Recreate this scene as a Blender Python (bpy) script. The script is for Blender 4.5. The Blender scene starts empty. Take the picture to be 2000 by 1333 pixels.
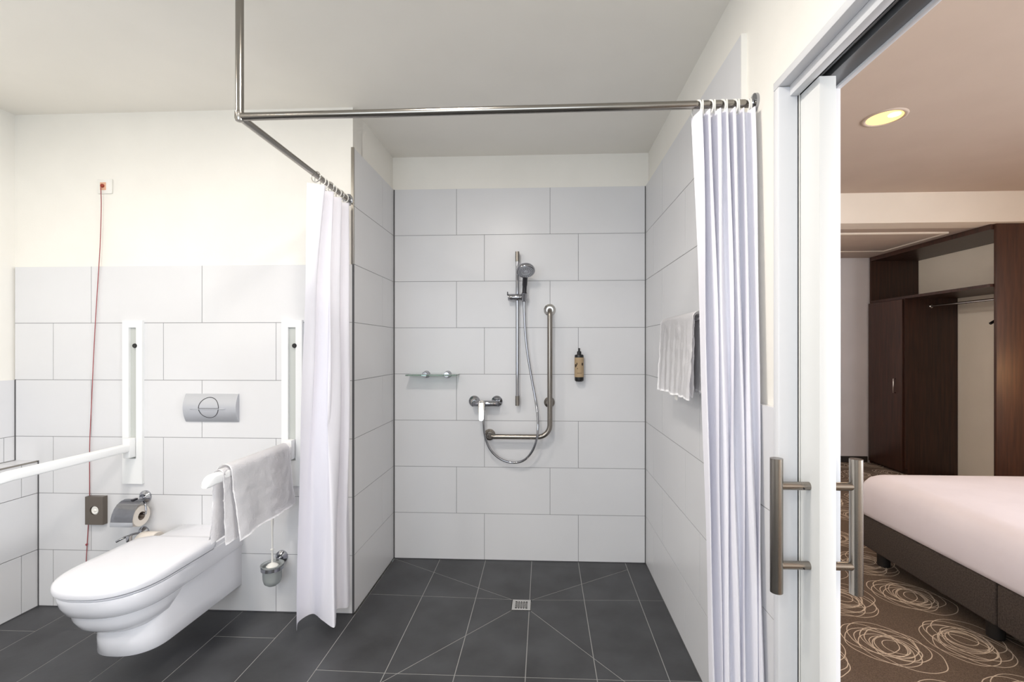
import bpy, bmesh, math, random
from mathutils import Vector, Matrix, noise
random.seed(7)
S = bpy.context.scene
COL = S.collection
PI = math.pi

# ------------------------------------------------------------------ camera, world, light
cd = bpy.data.cameras.new('camera')
cam = bpy.data.objects.new('camera', cd); COL.objects.link(cam)
cam.location = (0, 0, 1.366)
cam.rotation_euler = (PI / 2, 0, math.atan(38.7 / 892))
cd.sensor_width = 36; cd.lens = 892 / 2000 * 36
cd.shift_x = -0.0115; cd.shift_y = 0.00725
cd.clip_start = 0.01
S.camera = cam

w = bpy.data.worlds.new('world'); S.world = w; w.use_nodes = True
bg = w.node_tree.nodes['Background']
bg.inputs[0].default_value = (0.80, 0.88, 1.0, 1); bg.inputs[1].default_value = 1.0

def area(name, loc, rot, sx, sy, power, col):
    l = bpy.data.lights.new(name, 'AREA'); l.shape = 'RECTANGLE'; l.size = sx; l.size_y = sy
    l.energy = power; l.color = col
    o = bpy.data.objects.new(name, l); o.location = loc; o.rotation_euler = rot; COL.objects.link(o); return o
def point(name, loc, power, col, r=0.05):
    l = bpy.data.lights.new(name, 'POINT'); l.energy = power; l.color = col; l.shadow_soft_size = r
    o = bpy.data.objects.new(name, l); o.location = loc; COL.objects.link(o); return o
# daylight in the bathroom window behind the camera and the bedroom window out of frame on the right
area('bathroom_window_daylight', (-0.75, -1.58, 1.62), (PI / 2, 0, 0), 2.3, 1.36, 24, (0.82, 0.91, 1.0))
area('bedroom_window_daylight', (4.43, -0.10, 1.40), (0, PI / 2, 0), 1.9, 2.2, 172, (0.90, 0.95, 1.0))
# unseen fill lamps added to the bathroom ceiling, and the bedside lamp
FILL_LAMPS = [(-1.80, 0.95, 12), (-0.40, 1.05, 15), (-1.85, -0.45, 11), (-0.60, -0.45, 9)]
for lx, ly, lp in FILL_LAMPS:
    l_ = area('bathroom_fill_light', (lx, ly, 2.590), (0, 0, 0), 0.24, 0.24, lp, (1.0, 0.93, 0.85))
    l_.data.shape = 'DISK'
point('bedside_lamp_light', (4.25, 3.35, 1.12), 7, (1.0, 0.55, 0.22), 0.06)

point('wardrobe_fill_light', (1.9, 4.9, 2.40), 21, (1.0, 0.93, 0.85), 0.08)  # unseen light added to brighten the wardrobe and far wall
vs = S.view_settings
S.display_settings.display_device = 'sRGB'
vs.view_transform = 'Standard'; vs.look = 'None'; vs.gamma = 1; vs.use_curve_mapping = False
vs.exposure = 0.33
S.cycles.max_bounces = 9

# ------------------------------------------------------------------ materials
def lin(c):
    return tuple(((x / 255) / 12.92 if x / 255 <= 0.04045 else ((x / 255 + 0.055) / 1.055) ** 2.4) for x in c) + (1,)
M = {}
def mat(name, rgb, rough=0.5, metal=0.0, **kw):
    m = bpy.data.materials.new(name); m.use_nodes = True
    b = m.node_tree.nodes['Principled BSDF']
    b.inputs['Base Color'].default_value = lin(rgb)
    b.inputs['Roughness'].default_value = rough; b.inputs['Metallic'].default_value = metal
    for k, v in kw.items(): b.inputs[k].default_value = v
    M[name] = m
    return m
def N(m, t, **props):
    n = m.node_tree.nodes.new(t)
    for k, v in props.items(): setattr(n, k, v)
    return n
def L(m, a, b): m.node_tree.links.new(a, b)
def noise_mix(m, c1, c2, scale=5, detail=4, coord='Object', stretch=(1, 1, 1), lo=0.35, hi=0.65, rough=None, bump=0, bscale=None, bdist=0.002):
    b = m.node_tree.nodes['Principled BSDF']
    tc = N(m, 'ShaderNodeTexCoord'); mp = N(m, 'ShaderNodeMapping'); mp.inputs['Scale'].default_value = stretch
    g = N(m, 'ShaderNodeNewGeometry')
    L(m, g.outputs['Position'], mp.inputs['Vector'])
    nz = N(m, 'ShaderNodeTexNoise'); nz.inputs['Scale'].default_value = scale; nz.inputs['Detail'].default_value = detail
    L(m, mp.outputs[0], nz.inputs['Vector'])
    r = N(m, 'ShaderNodeValToRGB'); r.color_ramp.elements[0].position = lo; r.color_ramp.elements[1].position = hi
    r.color_ramp.elements[0].color = lin(c1); r.color_ramp.elements[1].color = lin(c2)
    L(m, nz.outputs['Fac'], r.inputs['Fac']); L(m, r.outputs['Color'], b.inputs['Base Color'])
    if bump:
        n2 = N(m, 'ShaderNodeTexNoise'); n2.inputs['Scale'].default_value = bscale or scale * 4
        L(m, mp.outputs[0], n2.inputs['Vector'])
        bp = N(m, 'ShaderNodeBump'); bp.inputs['Strength'].default_value = bump; bp.inputs['Distance'].default_value = bdist
        L(m, n2.outputs['Fac'], bp.inputs['Height']); L(m, bp.outputs[0], b.inputs['Normal'])
    return m

noise_mix(mat('paint', (243, 240, 233), 0.85), (241, 238, 231), (245, 242, 235), 3, bump=0.15, bscale=220)
noise_mix(mat('ceiling_paint', (247, 243, 235), 0.9), (246, 242, 234), (249, 245, 237), 3)
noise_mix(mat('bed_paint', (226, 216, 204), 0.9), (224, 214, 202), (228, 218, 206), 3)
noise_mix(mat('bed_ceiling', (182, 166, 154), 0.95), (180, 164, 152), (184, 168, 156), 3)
noise_mix(mat('tile_white', (224, 224, 226), 0.16), (222, 222, 224), (226, 226, 228), 2)
M['tile_white'].node_tree.nodes['Principled BSDF'].inputs['Roughness'].default_value = 0.30
M['tile_white'].node_tree.nodes['Principled BSDF'].inputs['Specular IOR Level'].default_value = 0.35
mat('grout', (150, 150, 152), 0.9)
mat('silicone', (84, 84, 86), 0.6)
noise_mix(mat('tile_floor', (62, 63, 65), 0.42), (52, 52, 54), (74, 75, 78), 4.5, 6, lo=0.3, hi=0.72, bump=0.12, bscale=60)
mat('floor_grout', (158, 157, 155), 0.9)
mat('chrome', (172, 173, 178), 0.07, 1.0)
mat('brushed_steel', (146, 140, 133), 0.25, 1.0)
mat('steel_rail', (150, 146, 140), 0.2, 1.0)
mat('trim_metal', (165, 160, 152), 0.4, 1.0)
mat('ceramic', (230, 230, 235), 0.12, 0.0)
M['ceramic'].node_tree.nodes['Principled BSDF'].inputs['Coat Weight'].default_value = 0.4
mat('seat_plastic', (229, 229, 234), 0.22)
mat('rail_white', (240, 241, 241), 0.35)
mat('rail_recess', (196, 199, 195), 0.6)
mat('black', (16, 16, 18), 0.35)
mat('dark_plastic', (40, 38, 44), 0.3)
mat('flush_silver', (192, 194, 200), 0.3, 0.45)
mat('box_taupe', (112, 104, 96), 0.35, 0.5)
mat('paper', (236, 228, 218), 0.95)
mat('paper_core', (92, 66, 42), 0.9)
mat('white_plastic', (242, 240, 234), 0.4)
mat('cord_red', (156, 76, 80), 0.6)
mat('red_button', (150, 48, 24), 0.4)
mat('peach', (228, 178, 148), 0.5)
mat('door_white', (219, 220, 219), 0.35)
mat('frame_white', (223, 224, 227), 0.3)
mat('track_grey', (120, 122, 124), 0.35, 0.6)
mat('track_dark', (30, 30, 32), 0.6)
mat('glass_green', (205, 232, 218), 0.05, 0.0, **{'Transmission Weight': 0.85, 'IOR': 1.45})
mat('glass_frost', (226, 230, 230), 0.45, 0.0, **{'Transmission Weight': 0.7, 'IOR': 1.3})
mat('bed_leg', (24, 22, 22), 0.5)
noise_mix(mat('bed_fabric', (66, 58, 54), 0.95), (54, 47, 44), (78, 69, 64), 160, 3, bump=0.5, bscale=500)
noise_mix(mat('sheet', (228, 223, 233), 0.8), (226, 221, 231), (231, 226, 236), 4, bump=0.1, bscale=60)
noise_mix(mat('wood_dark', (58, 36, 28), 0.38), (42, 26, 21), (72, 44, 34), 9, 8, stretch=(6, 6, 0.35), lo=0.25, hi=0.75)
noise_mix(mat('wood_side', (64, 38, 27), 0.46), (48, 27, 19), (80, 48, 34), 9, 8, stretch=(6, 6, 0.35), lo=0.25, hi=0.75)
noise_mix(mat('wall_beige', (241, 233, 219), 0.85), (240, 232, 218), (243, 235, 221), 3)
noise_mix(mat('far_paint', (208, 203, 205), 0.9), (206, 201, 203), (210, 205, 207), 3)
mat('baseboard', (48, 42, 40), 0.6)
mat('steel_light', (214, 212, 208), 0.22, 1.0)
mat('lamp_gold', (255, 214, 130), 0.2, 0.9)
m = mat('lamp_glow', (255, 225, 160), 0.5); b = m.node_tree.nodes['Principled BSDF']
b.inputs['Emission Color'].default_value = lin((255, 205, 120)); b.inputs['Emission Strength'].default_value = 1.1
m = mat('lamp_bulb', (255, 240, 210), 0.5); b = m.node_tree.nodes['Principled BSDF']
b.inputs['Emission Color'].default_value = lin((255, 238, 200)); b.inputs['Emission Strength'].default_value = 6.0

# soap bottle label: kraft brown with small dark print marks
m = mat('soap_label', (172, 148, 116), 0.7)
def label_marks(m):
    b = m.node_tree.nodes['Principled BSDF']
    tc = N(m, 'ShaderNodeTexCoord'); sep = N(m, 'ShaderNodeSeparateXYZ'); L(m, tc.outputs['UV'], sep.inputs[0])
    acc = None
    for (cx, cy, rx, ry) in [(0.60, 0.58, .035, .09), (0.66, 0.68, .02, .06), (0.86, 0.66, .035, .075), (0.635, 0.60, .02, .05),
                             (0.68, 0.20, .012, .018), (0.715, 0.20, .012, .018), (0.75, 0.20, .012, .018), (0.80, 0.20, .014, .02), (0.68, .44, .012, .03)]:
        ax = N(m, 'ShaderNodeMath', operation='SUBTRACT'); L(m, sep.outputs[0], ax.inputs[0]); ax.inputs[1].default_value = cx
        ay = N(m, 'ShaderNodeMath', operation='SUBTRACT'); L(m, sep.outputs[1], ay.inputs[0]); ay.inputs[1].default_value = cy
        dx = N(m, 'ShaderNodeMath', operation='DIVIDE'); L(m, ax.outputs[0], dx.inputs[0]); dx.inputs[1].default_value = rx
        dy = N(m, 'ShaderNodeMath', operation='DIVIDE'); L(m, ay.outputs[0], dy.inputs[0]); dy.inputs[1].default_value = ry
        cv = N(m, 'ShaderNodeCombineXYZ'); L(m, dx.outputs[0], cv.inputs[0]); L(m, dy.outputs[0], cv.inputs[1])
        ln = N(m, 'ShaderNodeVectorMath', operation='LENGTH'); L(m, cv.outputs[0], ln.inputs[0])
        lt = N(m, 'ShaderNodeMath', operation='LESS_THAN'); L(m, ln.outputs['Value'], lt.inputs[0]); lt.inputs[1].default_value = 1
        if acc is None: acc = lt
        else:
            mx = N(m, 'ShaderNodeMath', operation='MAXIMUM'); L(m, acc.outputs[0], mx.inputs[0]); L(m, lt.outputs[0], mx.inputs[1]); acc = mx
    mix = N(m, 'ShaderNodeMix', data_type='RGBA'); mix.inputs[6].default_value = lin((176, 152, 120)); mix.inputs[7].default_value = lin((52, 40, 30))
    L(m, acc.outputs[0], mix.inputs[0]); L(m, mix.outputs[2], b.inputs['Base Color'])
label_marks(m)

# shower curtain: white satin stripes, slightly translucent
def curtain_mat():
    m = bpy.data.materials.new('curtain_cloth'); m.use_nodes = True; nt = m.node_tree
    b = nt.nodes['Principled BSDF']; out = nt.nodes['Material Output']
    b.inputs['Base Color'].default_value = lin((249, 248, 255)); b.inputs['Roughness'].default_value = 0.55
    tr = N(m, 'ShaderNodeBsdfTranslucent'); tr.inputs[0].default_value = lin((240, 238, 254))
    mx = N(m, 'ShaderNodeMixShader'); mx.inputs[0].default_value = 0.13
    L(m, b.outputs[0], mx.inputs[1]); L(m, tr.outputs[0], mx.inputs[2]); L(m, mx.outputs[0], out.inputs[0])
    tc = N(m, 'ShaderNodeTexCoord'); wv = N(m, 'ShaderNodeTexWave'); wv.inputs['Scale'].default_value = 26
    wv.bands_direction = 'X'; L(m, tc.outputs['UV'], wv.inputs['Vector'])
    bp = N(m, 'ShaderNodeBump'); bp.inputs['Strength'].default_value = 0.25; bp.inputs['Distance'].default_value = 0.001
    L(m, wv.outputs['Fac'], bp.inputs['Height']); L(m, bp.outputs[0], b.inputs['Normal'])
    mr = N(m, 'ShaderNodeMapRange'); mr.inputs[3].default_value = 0.4; mr.inputs[4].default_value = 0.7
    L(m, wv.outputs['Fac'], mr.inputs[0]); L(m, mr.outputs[0], b.inputs['Roughness'])
    M['curtain'] = m
curtain_mat()
def towel_mat():
    m = mat('towel', (252, 251, 253), 0.95); b = m.node_tree.nodes['Principled BSDF']
    g = N(m, 'ShaderNodeNewGeometry')
    vo = N(m, 'ShaderNodeTexVoronoi'); vo.inputs['Scale'].default_value = 330; L(m, g.outputs['Position'], vo.inputs['Vector'])
    nz = N(m, 'ShaderNodeTexNoise'); nz.inputs['Scale'].default_value = 55; L(m, g.outputs['Position'], nz.inputs['Vector'])
    ad = N(m, 'ShaderNodeMath', operation='ADD'); L(m, vo.outputs['Distance'], ad.inputs[0]); L(m, nz.outputs['Fac'], ad.inputs[1])
    bp = N(m, 'ShaderNodeBump'); bp.inputs['Strength'].default_value = 0.5; bp.inputs['Distance'].default_value = 0.0014
    L(m, ad.outputs[0], bp.inputs['Height']); L(m, bp.outputs[0], b.inputs['Normal'])
towel_mat()

# carpet: brown pile with printed clusters of thin cream rings on a skewed lattice
def carpet_mat():
    m = mat('carpet', (92, 76, 64), 0.98); b = m.node_tree.nodes['Principled BSDF']
    g = N(m, 'ShaderNodeNewGeometry')
    nzd = N(m, 'ShaderNodeTexNoise'); nzd.inputs['Scale'].default_value = 7; nzd.inputs['Detail'].default_value = 1
    L(m, g.outputs['Position'], nzd.inputs['Vector'])
    sc = N(m, 'ShaderNodeVectorMath', operation='SCALE'); sc.inputs['Scale'].default_value = 0.03
    L(m, nzd.outputs['Color'], sc.inputs[0])
    ad = N(m, 'ShaderNodeVectorMath', operation='ADD'); L(m, g.outputs['Position'], ad.inputs[0]); L(m, sc.outputs[0], ad.inputs[1])
    sep = N(m, 'ShaderNodeSeparateXYZ'); L(m, ad.outputs[0], sep.inputs[0])
    A = Vector((0.385, 0.045)); B = Vector((0.045, 0.395)); U = A + B; V = A - B
    det = U.x * V.y - V.x * U.y
    rings = [(0, 0, .085), (.03, -.02, .10), (-.03, .02, .115), (.02, .03, .125), (-.02, -.03, .135), (.045, .01, .14), (-.05, 0, .15), (0, .05, .155), (.055, -.055, .15), (-.06, .06, .13), (.03, -.01, .06)]
    def math_(op, a, bb):
        n = N(m, 'ShaderNodeMath', operation=op)
        for i, x in enumerate((a, bb)):
            if x is None: continue
            if isinstance(x, (int, float)): n.inputs[i].default_value = x
            else: L(m, x, n.inputs[i])
        return n.outputs[0]
    acc = None
    for ph, p0 in enumerate([Vector((1.600, 2.186)), Vector((1.600, 2.186)) + A]):
        px = math_('SUBTRACT', sep.outputs[0], p0.x); py = math_('SUBTRACT', sep.outputs[1], p0.y)
        cu = math_('ADD', math_('MULTIPLY', px, V.y / det), math_('MULTIPLY', py, -V.x / det))
        cv = math_('ADD', math_('MULTIPLY', px, -U.y / det), math_('MULTIPLY', py, U.x / det))
        fu = math_('SUBTRACT', math_('FRACT', math_('ADD', cu, 0.5), None), 0.5)
        fv = math_('SUBTRACT', math_('FRACT', math_('ADD', cv, 0.5), None), 0.5)
        lx = math_('ADD', math_('MULTIPLY', fu, U.x), math_('MULTIPLY', fv, V.x))
        ly = math_('ADD', math_('MULTIPLY', fu, U.y), math_('MULTIPLY', fv, V.y))
        cmb = N(m, 'ShaderNodeCombineXYZ'); L(m, lx, cmb.inputs[0]); L(m, ly, cmb.inputs[1])
        for (cx, cy, r) in rings:
            cx, cy, r = cx * .9, cy * .9, r * .86
            if ph: cx, cy = -cy, cx
            d = N(m, 'ShaderNodeVectorMath', operation='DISTANCE'); L(m, cmb.outputs[0], d.inputs[0]); d.inputs[1].default_value = (cx, cy, 0)
            e = math_('ABSOLUTE', math_('SUBTRACT', d.outputs['Value'], r), None)
            acc = e if acc is None else math_('MINIMUM', acc, e)
    mr = N(m, 'ShaderNodeMapRange'); mr.inputs[1].default_value = 0.0010; mr.inputs[2].default_value = 0.0024
    mr.inputs[3].default_value = 0.85; mr.inputs[4].default_value = 0.0; L(m, acc, mr.inputs[0])
    nz = N(m, 'ShaderNodeTexNoise'); nz.inputs['Scale'].default_value = 240; L(m, g.outputs['Position'], nz.inputs['Vector'])
    r = N(m, 'ShaderNodeValToRGB'); r.color_ramp.elements[0].color = lin((78, 65, 55)); r.color_ramp.elements[1].color = lin((112, 95, 82))
    r.color_ramp.elements[0].position = .3; r.color_ramp.elements[1].position = .7
    L(m, nz.outputs['Fac'], r.inputs['Fac'])
    mix = N(m, 'ShaderNodeMix', data_type='RGBA'); L(m, mr.outputs[0], mix.inputs[0]); L(m, r.outputs[0], mix.inputs[6])
    mix.inputs[7].default_value = lin((222, 206, 188)); L(m, mix.outputs[2], b.inputs['Base Color'])
    bp = N(m, 'ShaderNodeBump'); bp.inputs['Strength'].default_value = 0.4; bp.inputs['Distance'].default_value = 0.003
    L(m, nz.outputs['Fac'], bp.inputs['Height']); L(m, bp.outputs[0], b.inputs['Normal'])
carpet_mat()

# ------------------------------------------------------------------ object helpers (all shapes are given in world metres)
WL = {}
def tag(o, label=None, cat=None, group=None, kind=None):
    if label: o['label'] = label
    if cat: o['category'] = cat
    if group: o['group'] = group
    if kind: o['kind'] = kind
    return o
def thing(name, loc, label, cat, group=None, kind=None):
    o = bpy.data.objects.new(name, None); COL.objects.link(o); o.location = loc; o.empty_display_size = 0.05
    WL[o.name] = Vector(loc)
    return tag(o, label, cat, group, kind)
def place(name, me, material, parent=None, smooth=False, base=None):
    vs_ = [v.co for v in me.vertices]
    lo = Vector((min(v.x for v in vs_), min(v.y for v in vs_), min(v.z for v in vs_)))
    hi = Vector((max(v.x for v in vs_), max(v.y for v in vs_), max(v.z for v in vs_)))
    loc = Vector(base) if base is not None else Vector(((lo.x + hi.x) / 2, (lo.y + hi.y) / 2, lo.z))
    me.transform(Matrix.Translation(-loc))
    me.name = name
    if material: me.materials.append(M[material])
    if smooth:
        for p in me.polygons: p.use_smooth = True
    o = bpy.data.objects.new(name, me); COL.objects.link(o)
    WL[o.name] = loc
    if parent is not None:
        o.parent = parent; o.location = loc - WL[parent.name]
    else: o.location = loc
    return o
def from_bm(bm):
    bmesh.ops.recalc_face_normals(bm, faces=bm.faces[:])
    me = bpy.data.meshes.new('m'); bm.to_mesh(me); bm.free(); return me
def sharp(me, ang=40):
    me.set_sharp_from_angle(angle=math.radians(ang)); return me
def add_box(bm, x0, x1, y0, y1, z0, z1):
    vs_ = [bm.verts.new((x, y, z)) for x in (x0, x1) for y in (y0, y1) for z in (z0, z1)]
    for f in ((0, 1, 3, 2), (4, 6, 7, 5), (0, 4, 5, 1), (2, 3, 7, 6), (0, 2, 6, 4), (1, 5, 7, 3)):
        bm.faces.new([vs_[i] for i in f])
    return vs_
def box(name, x0, x1, y0, y1, z0, z1, material, parent=None, bevel=0, seg=2, smooth=False):
    bm = bmesh.new(); add_box(bm, x0, x1, y0, y1, z0, z1)
    if bevel: bmesh.ops.bevel(bm, geom=bm.edges[:], offset=bevel, segments=seg, profile=0.5, affect='EDGES')
    me = from_bm(bm)
    o = place(name, me, material, parent, smooth or bool(bevel))
    if bevel: sharp(o.data, 35)
    return o
def boxes(name, lst, material, parent=None):
    bm = bmesh.new()
    for b_ in lst: add_box(bm, *b_)
    return place(name, from_bm(bm), material, parent)
def loft_bm(bm, rings, cap=True, closed=True):
    rv = [[bm.verts.new(p) for p in r] for r in rings]
    n = len(rings[0])
    for a, b_ in zip(rv, rv[1:]):
        for i in range(n if closed else n - 1):
            j = (i + 1) % n
            bm.faces.new((a[i], a[j], b_[j], b_[i]))
    if cap:
        bm.faces.new(rv[0][::-1]); bm.faces.new(rv[-1])
def loft(name, rings, material, parent=None, cap=True, ang=40, base=None):
    bm = bmesh.new(); loft_bm(bm, rings, cap)
    o = place(name, from_bm(bm), material, parent, True, base); sharp(o.data, ang); return o
def lathe_bm(bm, prof, origin, axis=(0, 0, 1), n=32, cap=True):
    ax = Vector(axis).normalized(); q = Vector((0, 0, 1)).rotation_difference(ax); o = Vector(origin)
    rings = [[o + q @ Vector((r * math.cos(2 * PI * i / n), r * math.sin(2 * PI * i / n), h)) for i in range(n)] for r, h in prof]
    loft_bm(bm, rings, cap)
def lathe(name, prof, origin, material, parent=None, axis=(0, 0, 1), n=32, cap=True, ang=35):
    bm = bmesh.new(); lathe_bm(bm, prof, origin, axis, n, cap)
    o = place(name, from_bm(bm), material, parent, True); sharp(o.data, ang); return o
def catmull(pts, n=8):
    P = [Vector(p) for p in pts]; P = [P[0] * 2 - P[1]] + P + [P[-1] * 2 - P[-2]]; out = []
    for i in range(1, len(P) - 2):
        for k in range(n):
            t = k / n; a, b_, c, d = P[i - 1], P[i], P[i + 1], P[i + 2]
            out.append(0.5 * ((2 * b_) + (c - a) * t + (2 * a - 5 * b_ + 4 * c - d) * t * t + (3 * b_ - a - 3 * c + d) * t ** 3))
    out.append(P[-2]); return out
def tube_bm(bm, pts, r, n=14, cap=True, sq=None):
    P = [Vector(p) for p in pts]
    t0 = (P[1] - P[0]).normalized(); up = Vector((0, 0, 1)) if abs(t0.z) < 0.9 else Vector((1, 0, 0))
    nrm = (up - t0 * up.dot(t0)).normalized(); rings = []
    for i, p in enumerate(P):
        t = (P[min(i + 1, len(P) - 1)] - P[max(i - 1, 0)]).normalized()
        nrm = (nrm - t * nrm.dot(t)).normalized(); bn = t.cross(nrm)
        rr = r[i] if isinstance(r, (list, tuple)) else r
        rings.append([p + (nrm * math.cos(2 * PI * k / n) + bn * math.sin(2 * PI * k / n)) * rr for k in range(n)])
    loft_bm(bm, rings, cap)
def tube(name, pts, r, material, parent=None, n=14):
    bm = bmesh.new(); tube_bm(bm, pts, r, n)
    o = place(name, from_bm(bm), material, parent, True); sharp(o.data, 50); return o
def torus_bm(bm, c, R, r, axis, n=20, k=8):
    ax = Vector(axis).normalized(); q = Vector((0, 0, 1)).rotation_difference(ax); c = Vector(c); rv = []
    for i in range(n):
        a = 2 * PI * i / n
        rv.append([bm.verts.new(c + q @ Vector(((R + r * math.cos(2 * PI * j / k)) * math.cos(a), (R + r * math.cos(2 * PI * j / k)) * math.sin(a), r * math.sin(2 * PI * j / k)))) for j in range(k)])
    for i in range(n):
        for j in range(k):
            bm.faces.new((rv[i][j], rv[(i + 1) % n][j], rv[(i + 1) % n][(j + 1) % k], rv[i][(j + 1) % k]))
def arc(c, r, a0, a1, n, f):
    return [f(c[0] + r * math.cos(a0 + (a1 - a0) * i / n), c[1] + r * math.sin(a0 + (a1 - a0) * i / n)) for i in range(n + 1)]

# ------------------------------------------------------------------ the room shell
YB, YT = 2.932, 2.307            # faces of the tiled shower wall and of the tiled toilet wall
XL, XR = -0.975, 0.648           # faces of the shower's side walls
XW, XPR = -2.807, -2.678         # upper left wall and the ledge in front of it
CEIL, BCEIL = 2.611, 2.717
G = 0.0016                       # half a joint

def struct(name, label, cat='wall', loc=(0, 0, 0)):
    return thing(name, loc, label, cat, kind='structure')
def tiles_y(parent, y, x0, x1, z0, rows, joints, t=0.008, h=0.3):
    for r in range(rows):
        zt0, zt1 = z0 + r * h, z0 + (r + 1) * h
        xs = [x0] + [j for j in joints(r) if x0 + 0.01 < j < x1 - 0.01] + [x1]
        for a, b_ in zip(xs, xs[1:]):
            box('wall_tile', a + G, b_ - G, y, y + t, zt0 + G, zt1 - G, 'tile_white', parent)
def tiles_x(parent, x, t, y0, y1, zs, joints):
    for r, (zt0, zt1) in enumerate(zs):
        ys = [y0] + sorted(j for j in joints(r) if y0 + 0.01 < j < y1 - 0.01) + [y1]
        for a, b_ in zip(ys, ys[1:]):
            box('wall_tile', min(x, x + t), max(x, x + t), a + G, b_ - G, zt0 + G, zt1 - G, 'tile_white', parent)
def rng(start, step, n): return [start + step * i for i in range(n)]

# shower back wall: eight rows of white tiles, painted strip above
wb = struct('wall_back', 'white tiled back wall of the shower alcove with the mixer and grab bar')
box('plaster', XL - 0.02, XR + 0.03, YB + 0.006, YB + 0.12, -0.02, CEIL, 'paint', wb)
box('grout', XL, XR, YB + 0.0012, YB + 0.006, 0, 2.398, 'grout', wb)
tiles_y(wb, YB, XL + 0.006, XR - 0.004, 0.0, 8, lambda r: (rng(-1.166, .6035, 4) if r % 2 else rng(-0.985, .6035, 4)))
boxes('silicone_joint', [(XL, XL + 0.007, YB - 0.001, YB + 0.004, 0, 2.398), (XR - 0.005, XR, YB - 0.001, YB + 0.004, 0, 2.398), (XL, XR, YB - 0.001, YB + 0.004, -0.002, 0.004)], 'silicone', wb)

# left side of the alcove
wl = struct('wall_alcove', 'narrow tiled side wall of the shower alcove behind the left curtain')
box('plaster', XL - 0.5, XL - 0.008, YT + 0.012, YB + 0.12, -0.02, CEIL, 'paint', wl)
box('grout', XL - 0.008, XL - 0.0012, YT + 0.010, YB, 0, 2.398, 'grout', wl)
tiles_x(wl, XL, -0.008, YT + 0.008, YB, [(r * .3, r * .3 + .3) for r in range(8)], lambda r: [2.727] if r % 2 else [])
boxes('silicone_joint', [(XL - 0.006, XL + 0.001, YT - 0.001, YB, -0.002, 0.004), (XL - 0.0075, XL + 0.0005, YT - 0.0008, YT + 0.007, 0, 1.8)], 'silicone', wl)
box('edge_trim', XL - 0.014, XL + 0.001, YT - 0.001, YT + 0.008, 1.8, 2.402, 'trim_metal', wl, 0.001)

# toilet wall: six rows of tiles, paint above
wt = struct('wall_toilet', 'half tiled wall behind the toilet with cream paint above')
box('plaster', -3.0, XL - 0.008, YT + 0.008, YT + 0.13, -0.02, CEIL, 'paint', wt)
box('grout', XW, XL - 0.002, YT + 0.0012, YT + 0.008, 0, 1.798, 'grout', wt)
tiles_y(wt, YT, XW, XL - 0.007, 0.0, 6, lambda r: (rng(-2.383, .603, 4) if r % 2 else rng(-2.593, .6045, 4)))
boxes('silicone_joint', [(XPR, XL, YT - 0.001, YT + 0.004, -0.002, 0.004), (XPR, XPR + 0.006, YT - 0.001, YT + 0.004, 0, 0.772), (XW, XW + 0.006, YT - 0.001, YT + 0.004, .772, 1.2)], 'silicone', wt)

# left wall with a tiled ledge
wl2 = struct('wall_left', 'left bathroom wall with tiled ledge low beside the toilet')
box('plaster', -3.0, XW - 0.008, -1.6, YT + 0.12, -0.02, CEIL, 'paint', wl2)
box('grout', XW - 0.008, XW - 0.0012, -1.6, YT, .772, 1.198, 'grout', wl2)
tiles_x(wl2, XW, -0.008, -1.6, YT, [(.772, .9), (.9, 1.2)], lambda r: rng(2.258 - .603 * 6, .603, 7) if r == 0 else rng(2.058 - .603 * 6, .603, 7))
box('ledge_core', XW - 0.008, XPR - 0.008, -1.6, YT, -0.02, .760, 'grout', wl2)
tiles_x(wl2, XPR, -0.008, -1.6, YT, [(0, .3), (.3, .6), (.6, .766)], lambda r: rng(2.231 - .603 * 6, .603, 7) if r != 1 else rng(2.03 - .603 * 6, .603, 7))
for a, b_ in zip(rng(2.231 - .603 * 6, .603, 7), rng(2.231 - .603 * 5, .603, 6) + [YT]):
    box('ledge_tile', XW, XPR - 0.006, a + G, b_ - G, .760, .770, 'tile_white', wl2)
box('ledge_trim', XPR - 0.006, XPR + 0.001, -1.6, YT, .764, .7715, 'trim_metal', wl2)

# right wall: shower tiles, the low tile field, paint, and the wall above and beside the doorway
wr = struct('wall_right', 'right bathroom wall tiled in the shower and painted above the sliding door')
XP = 0.666
YE = 1.53; YJ = 1.229; YN = 0.22
box('plaster', XP, XP + 0.006, YJ, 3.06, -0.02, CEIL, 'paint', wr)
box('plaster', XP, 0.777, -1.6, YJ, 2.10, BCEIL, 'paint', wr)
box('plaster', XP, 0.777, -1.6, YN, -0.02, 2.10, 'paint', wr)
box('grout', XR + 0.0012, XP, YE + 0.002, YB, 0, 2.398, 'grout', wr)
box('grout', XR + 0.0012, XP, 1.316, YE + 0.002, 0, 1.198, 'grout', wr)
tiles_x(wr, XR, 0.0165, YE, YB, [(r * .3, r * .3 + .3) for r in range(4, 8)], lambda r: [1.926, 2.526] if r % 2 else [2.123, 2.726])
tiles_x(wr, XR, 0.0165, 1.313, YB, [(r * .3, r * .3 + .3) for r in range(4)], lambda r: [1.926, 2.526] if r % 2 else [1.52, 2.123, 2.726])
box('tile_edge', XR, XP, YE - 0.002, YE + 0.001, 1.2, 2.4, 'white_plastic', wr)
box('silicone_joint', XR - 0.001, XR + 0.004, 1.313, YB, -0.002, 0.004, 'silicone', wr)

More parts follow.
